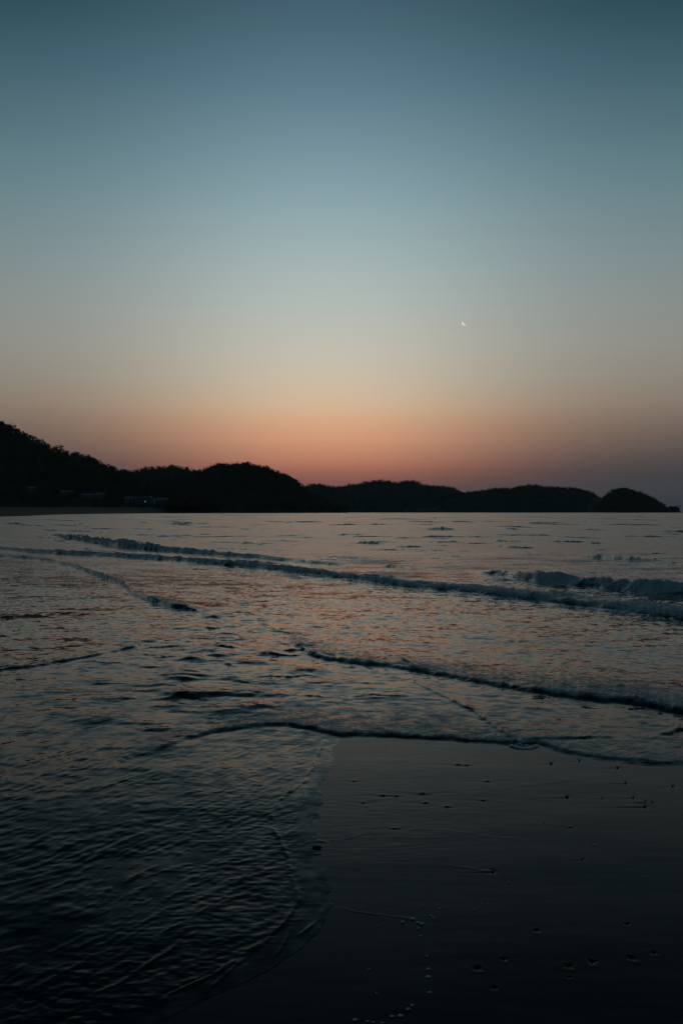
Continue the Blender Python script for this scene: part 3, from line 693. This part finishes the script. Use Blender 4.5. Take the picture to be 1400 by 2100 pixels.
# beach running along the left side of the bay
def beach():
    cols = np.arange(-900, 381, 8.0)
    wl = curve([(-900, 120), (-300, 170), (0, 237), (60, 290), (100, 420), (200, 700), (300, 980), (380, 1200)])
    top = curve([(-900, 800), (0, 900), (200, 960), (300, 1030), (380, 1250)])
    V = []
    ts = np.linspace(0, 1, 26)
    for c in cols:
        a, b = wl(c) - 8, top(c)
        if b < a + 40: b = a + 40
        for t in ts:
            d = a + (b - a) * t
            V.append(((c - 700) / FPX * d, d, -0.25 + 7.3 * t ** 1.25))
        V.append(((c - 700) / FPX * (b + 60), b + 60, 9.5)); V.append(((c - 700) / FPX * (b + 300), b + 300, 10.5))
    V = np.array(V)
    V[:, 2] += (V[:, 2] > .3) * (.5 * perlin(V[:, 0] / 40, V[:, 1] / 25, 71) + .25 * perlin(V[:, 0] / 9, V[:, 1] / 9, 72))
    o = mesh_np('beach', V, grid_faces(len(cols), len(ts) + 2), DRY, smooth=True)
    tag(o, 'low sandy beach curving along the foot of the left hill', kind='structure')
beach()
# scrub between beach and hill
sc = []
for i in range(1700):
    px = rnd.uniform(-300, 420); b = float(np.interp(px, [-900, 0, 200, 300, 380, 460], [800, 900, 960, 1030, 1250, 1300]))
    d = b + rnd.uniform(0, 70)
    sc.append(((px - 700) / FPX * d, d, 6.6 + (d - b) * .04))
woods('scrub', 'low dark scrub along the back of the left beach', sc, 4.2, 26, 67)

# single trees standing out on the skyline
def tree(px, sk, Dc, h, label, group, seed, bare=False):
    z = EYE + (HOR - float(sk(px))) * Dc / FPX
    r_ = np.random.RandomState(seed)
    t = empty('bare_tree' if bare else 'tree', ((px - 700) / FPX * Dc, Dc, z - 5.5))
    # tapered trunk with limbs
    V = []; F = []
    def limb(p, q, r0, r1):
        p = np.array(p, float); q = np.array(q, float); d = q - p; d /= np.linalg.norm(d)
        a = np.cross(d, (0.3, .2, 1)); a /= np.linalg.norm(a); b = np.cross(d, a); k = len(V)
        for (c, r) in ((p, r0), (q, r1)):
            for i in range(5):
                an = i * 2 * math.pi / 5; V.append(c + (a * math.cos(an) + b * math.sin(an)) * r)
        for i in range(5): F.append((k + i, k + (i + 1) % 5, k + 5 + (i + 1) % 5, k + 5 + i))
    H = 5.5 + h
    limb((0, 0, 0), (r_.uniform(-.3, .3), 0, H * .55), .22, .14)
    twigs = ([], [])
    def limb2(p, q, r0, r1):
        nonlocal V, F
        sv, sf = V, F; V, F = twigs; limb(p, q, r0, r1); V, F = sv, sf
    tips = []
    for i in range(9):
        a = r_.uniform(0, 6.28); b = np.array((0, 0, H * r_.uniform(.4, .55)))
        e = b + np.array((math.cos(a) * H * .28, math.sin(a) * H * .28, H * r_.uniform(.2, .42)))
        limb(b, e, .10, .05); tips.append((b, e))
    mesh_np('trunk', V, F, BARK, parent=t)
    if bare:
        for (b, e) in tips:
            for k in range(11):
                s = b + (e - b) * r_.uniform(.35, 1); q = s + r_.normal(size=3) * (.5, .5, .5) + np.array((0, 0, r_.uniform(.4, 1.4)))
                limb2(s, q, .055, .03)
        mesh_np('twigs', twigs[0], twigs[1], BARK, parent=t)
    else:
        T = crown_templates(1, 170, seed)[0].copy()
        T[..., 0] *= H * .62; T[..., 1] *= H * .62; T[..., 2] = H * .38 + (T[..., 2] - .1) * H * .62
        mesh_np('crown', T.reshape(-1, 3), np.arange(510).reshape(-1, 3), LEAF, parent=t)
    tag(t, label, 'tree', group)
for i, (px, h) in enumerate([(4, 2.0), (22, 1.6), (34, 1.2), (80, 2.6), (96, 1.2), (125, 2.2), (138, 1.6), (149, 1.8), (155, 1.4), (186, 1.2), (214, 1.0)]):
    tree(px, skA, 1400, h * 2.2, 'round-crowned tree dark against the sky, %s from the left edge on the near left hill' % ORD[i], 'trees on the skyline of the near left hill', 700 + i)
for i, (px, h) in enumerate([(165, 2.4), (171, 2.6), (177, 2.2)]):
    tree(px, skA, 1400, h * 2.2, 'bare twiggy tree, %s of three together on the near left hill' % ('leftmost', 'middle', 'rightmost')[i], 'bare trees on the near left hill', 720 + i, True)
for i, (px, h) in enumerate([(399, 3.2), (404, 3.0), (414, 4.0), (418, 4.0), (423, 2.6), (440, 3.0), (447, 3.0), (483, 2.2), (488, 2.2)]):
    tree(px, skB, 1700, h * 1.2, 'bare twiggy tree, %s from the left on top of the rounded headland' % ORD[i], 'bare trees on the rounded headland', 730 + i, True)

# islet at the tip
ROCK = noisy(material('rock', (.06, .06, .06), .9, .1), (.035, .038, .04), (.08, .08, .078), .3)
x, y, _ = P(1382, 2140)
isl = empty('islet', (x, y, 0))
def cone_rock(name, rx, ry, h, seed, mat, parent, zo=0):
    o = blob(name, rx, ry, h, mat, seed, n=16, m=12, rough=.16, parent=parent, cut=-.05); o.location.z = zo
    return o
cone_rock('rock_base', 14, 11, 13, 5, ROCK, isl)
T = crown_templates(1, 300, 77)[0].copy(); T[..., 0] *= 24; T[..., 1] *= 18; T[..., 2] = 2 + T[..., 2] * 17
mesh_np('crown', T.reshape(-1, 3), np.arange(900).reshape(-1, 3), LEAF, parent=isl)
tag(isl, 'small bushy rock islet off the far right tip of the headland', 'islet')
x, y, _ = P(1396.5, 2140)
o = blob('sea_rock', 2.6, 2.2, 1.9, ROCK, 6, n=10, m=7, rough=.2, cut=-.3); o.location = (x, y, 0)
tag(o, 'lone low rock in the water right of the islet', 'rock')

# ------------------------------------------------------------------ buildings
WALL = noisy(material('pale_wall', (.42, .46, .46), .8, .2), (.12, .14, .14), (.18, .205, .205), .6)
ROOF = noisy(material('grey_roof', (.2, .21, .22), .7, .3), (.15, .16, .17), (.24, .25, .26), .8)
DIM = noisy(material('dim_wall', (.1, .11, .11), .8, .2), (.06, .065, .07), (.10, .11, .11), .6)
GLASS = material('dark_glass', (.02, .025, .03), .1, .5)
LIT = material('lit_lamp', (.8, .8, .7), .5, .2, emit=(.75, .95, 1.0), strength=.5)
def box(name, x0, x1, y0, y1, z0, z1, mat, parent=None):
    v = [(x0, y0, z0), (x1, y0, z0), (x1, y1, z0), (x0, y1, z0), (x0, y0, z1), (x1, y0, z1), (x1, y1, z1), (x0, y1, z1)]
    f = [(0, 3, 2, 1), (4, 5, 6, 7), (0, 1, 5, 4), (1, 2, 6, 5), (2, 3, 7, 6), (3, 0, 4, 7)]
    return mesh_np(name, v, f, mat, parent=parent)
def gable(name, x0, x1, y0, y1, z, h, mat, parent, over=.5):
    x0 -= over; x1 += over; y0 -= over; y1 += over; ym = (y0 + y1) / 2
    v = [(x0, y0, z), (x1, y0, z), (x1, y1, z), (x0, y1, z), (x0, ym, z + h), (x1, ym, z + h)]
    me = bpy.data.meshes.new(name); me.from_pydata(v, [], [(0, 1, 5, 4), (2, 3, 4, 5), (0, 4, 3), (1, 2, 5), (0, 3, 2, 1)])
    me.materials.append(mat); o = bpy.data.objects.new(name, me); COL.objects.link(o); o.parent = parent
    return o
def window(parent, x0, x1, z0, z1, y):
    w = box('window', x0, x1, y - .06, y + .05, z0, z1, WALL, parent)
    box('pane', x0 + .12, x1 - .12, y - .09, y - .062, z0 + .12, z1 - .12, GLASS, w)
# seaside hotel
D = 1110.0
bx, by, bz = P(285, D, 1035)
hb = empty('hotel', (bx, by, bz)); hb.scale = (1.6, 1.6, 1.6)
z0 = -3
box('wall', -5.5, 8.5, 0, 9, z0, 7.0, WALL, hb)
box('wing_wall', -12.5, -5.52, 1.5, 9, z0, 5.6, WALL, hb)
gable('wing_roof', -12.5, -6.0, 1.5, 9, 5.62, 1.8, ROOF, hb)
box('wing_wall', 8.52, 12.5, 1.0, 9, z0, 6.0, WALL, hb)
box('roof', -5.9, 8.9, -.4, 9.4, 7.02, 7.35, ROOF, hb)
for fl in (1.1, 3.9):
    for i in range(5):
        window(hb, -4.9 + i * 2.7, -3.1 + i * 2.7, fl, fl + 1.7, 0)
    box('balcony', -5.5, 8.5, -1.2, -.1, fl - .55, fl - .3, WALL, hb)
    box('railing', -5.5, 8.5, -1.2, -1.12, fl - .28, fl + .25, WALL, hb)
for fl in (.9, 3.3):
    for i in range(2): window(hb, -11.6 + i * 3, -9.8 + i * 3, fl, fl + 1.5, 1.5)
tag(hb, 'pale two-storey hotel with balconies among trees at the foot of the left hill', 'hotel')
o = empty('street_lamp', P(298, D - 10, 1034)); o.scale = (1.3, 1.3, 1.6)
mesh_np('pole', *(lambda v, f: (v, f))([(math.cos(a) * r, math.sin(a) * r, z) for z, r in ((-3, .1), (2.1, .06)) for a in [i * math.pi / 3 for i in range(6)]], [(i, (i + 1) % 6, 6 + (i + 1) % 6, 6 + i) for i in range(6)]), ROOF, parent=o)
q = blob('lamp', .38, .38, .34, LIT, 3, n=8, m=6, rough=0, parent=o, cut=-1); q.location = (0, 0, 2.3)
tag(o, 'small lit lamp shining in front of the pale hotel', 'lamp')
def house(px, py, D, w, dp, hgt, rh, label, gx=True, mat=WALL):
    x, y, z = P(px, D, py)
    h = empty('house', (x, y, z)); h.scale = (1.6, 1.6, 1.6)
    box('wall', -w / 2, w / 2, 0, dp, -3, hgt, mat, h); gable('roof', -w / 2, w / 2, 0, dp, hgt + .01, rh, ROOF, h)
    n = max(1, int(w / 3.2))
    for i in range(n):
        c = -w / 2 + w * (i + .5) / n; window(h, c - .7, c + .7, .9, 2.2, 0)
    tag(h, label, 'house')
house(65, 1006, ondist(65, 1006), 7, 6, 2.2, 1.6, 'small pale house alone on the slope, leftmost of the houses under the left hill')
house(136, 1014, ondist(136, 1014), 11, 7, 2.4, 1.5, 'long pale house left of the pair above the beach')
house(179, 1020, ondist(179, 1020), 12, 7, 2.2, 1.3, 'low pale house in the middle of the row above the beach')
house(204, 1021, ondist(204, 1021), 6, 6, 3.0, 2.2, 'small gabled house at the right end of the row above the beach')
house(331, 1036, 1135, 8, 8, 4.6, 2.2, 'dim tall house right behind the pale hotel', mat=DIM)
rs2 = random.Random(5)
for i, (px, w, h) in enumerate([(832, 9, 4), (858, 12, 5), (868, 9, 6), (880, 10, 5), (892, 14, 6), (905, 8, 4), (916, 16, 4), (938, 10, 3)]):
    x, y, z = P(px, 2300, 1048.4)
    hh = empty('village_house', (x, y, max(z, 1.0)))
    box('wall', -w / 2, w / 2, 0, 8, -4, h, WALL, hh); gable('roof', -w / 2, w / 2, 0, 8, h + .01, 2, ROOF, hh)
    tag(hh, 'tiny pale house, %s from the left in the village below the distant hills' % ORD[i], 'house', 'village houses on the far shore')
# light tower on the dome-shaped headland
x, y, z = P(1293, 2150, 1004)
lt = empty('lighthouse', (x, y, z - 5))
def tube(name, pts, n, mat, parent):
    V = [(math.cos(2 * math.pi * i / n) * r, math.sin(2 * math.pi * i / n) * r, zz) for zz, r in pts for i in range(n)]
    F = [(j * n + i, j * n + (i + 1) % n, (j + 1) * n + (i + 1) % n, (j + 1) * n + i) for j in range(len(pts) - 1) for i in range(n)]
    return mesh_np(name, V, F, mat, parent=parent)
tube('tower', [(-4, 1.6), (6, 1.2), (6.01, 1.7), (6.4, 1.7), (6.41, 1.0)], 12, WALL, lt)
tube('lantern', [(6.42, .8), (7.6, .8)], 10, LIT, lt)
tube('dome', [(7.91, 1.1), (8.5, .8), (8.9, .05)], 10, ROOF, lt)
tag(lt, 'tiny lighthouse with a lit lantern on the dome-shaped headland', 'lighthouse')

# ------------------------------------------------------------------ moon
MOON = material('moon_rock', (.5, .48, .45), 1, 0, emit=(1.0, .86, .76), strength=.85)
DM = 26000.0
mx_, my_, mz_ = P(952.0, DM, 662)
rm = DM * math.tan(R(.2))
V = []; F = []; n = 28; m = 8
lit = R(218)          # the lit limb faces the sun: down and to the left
for j in range(n + 1):
    th = math.pi * j / n                         # horn to horn
    for i in range(m + 1):
        ph = R(0) + R(52) * i / m                # thin lune on the sphere
        v0 = math.cos(th); lx = math.sin(th) * math.cos(ph); ly = math.sin(th) * math.sin(ph)
        ex = lx * math.cos(lit) - v0 * math.sin(lit); ez = lx * math.sin(lit) + v0 * math.cos(lit)
        V.append((ex * rm, -ly * rm, ez * rm))
for j in range(n):
    for i in range(m):
        F.append((j * (m + 1) + i, j * (m + 1) + i + 1, (j + 1) * (m + 1) + i + 1, (j + 1) * (m + 1) + i))
o = mesh_np('moon', V, F, MOON, smooth=True); o.location = (mx_, my_, mz_)
tag(o, 'thin crescent moon glowing in the pale sky', 'moon')

# ------------------------------------------------------------------ air
def haze():
    m = bpy.data.materials.new('haze'); m.use_nodes = True; t = m.node_tree; t.nodes.clear()
    o_ = N(t, 'ShaderNodeOutputMaterial'); v = N(t, 'ShaderNodeVolumePrincipled')
    v.inputs['Color'].default_value = (.86, .93, .97, 1); v.inputs['Density'].default_value = 4.0e-5; v.inputs['Anisotropy'].default_value = 0.0
    t.links.new(v.outputs[0], o_.inputs['Volume'])
    h = box('haze', -49000, 49000, -60, 8100, -420, 330, m)
    tag(h, 'thin evening haze over the bay', kind='stuff')
haze()
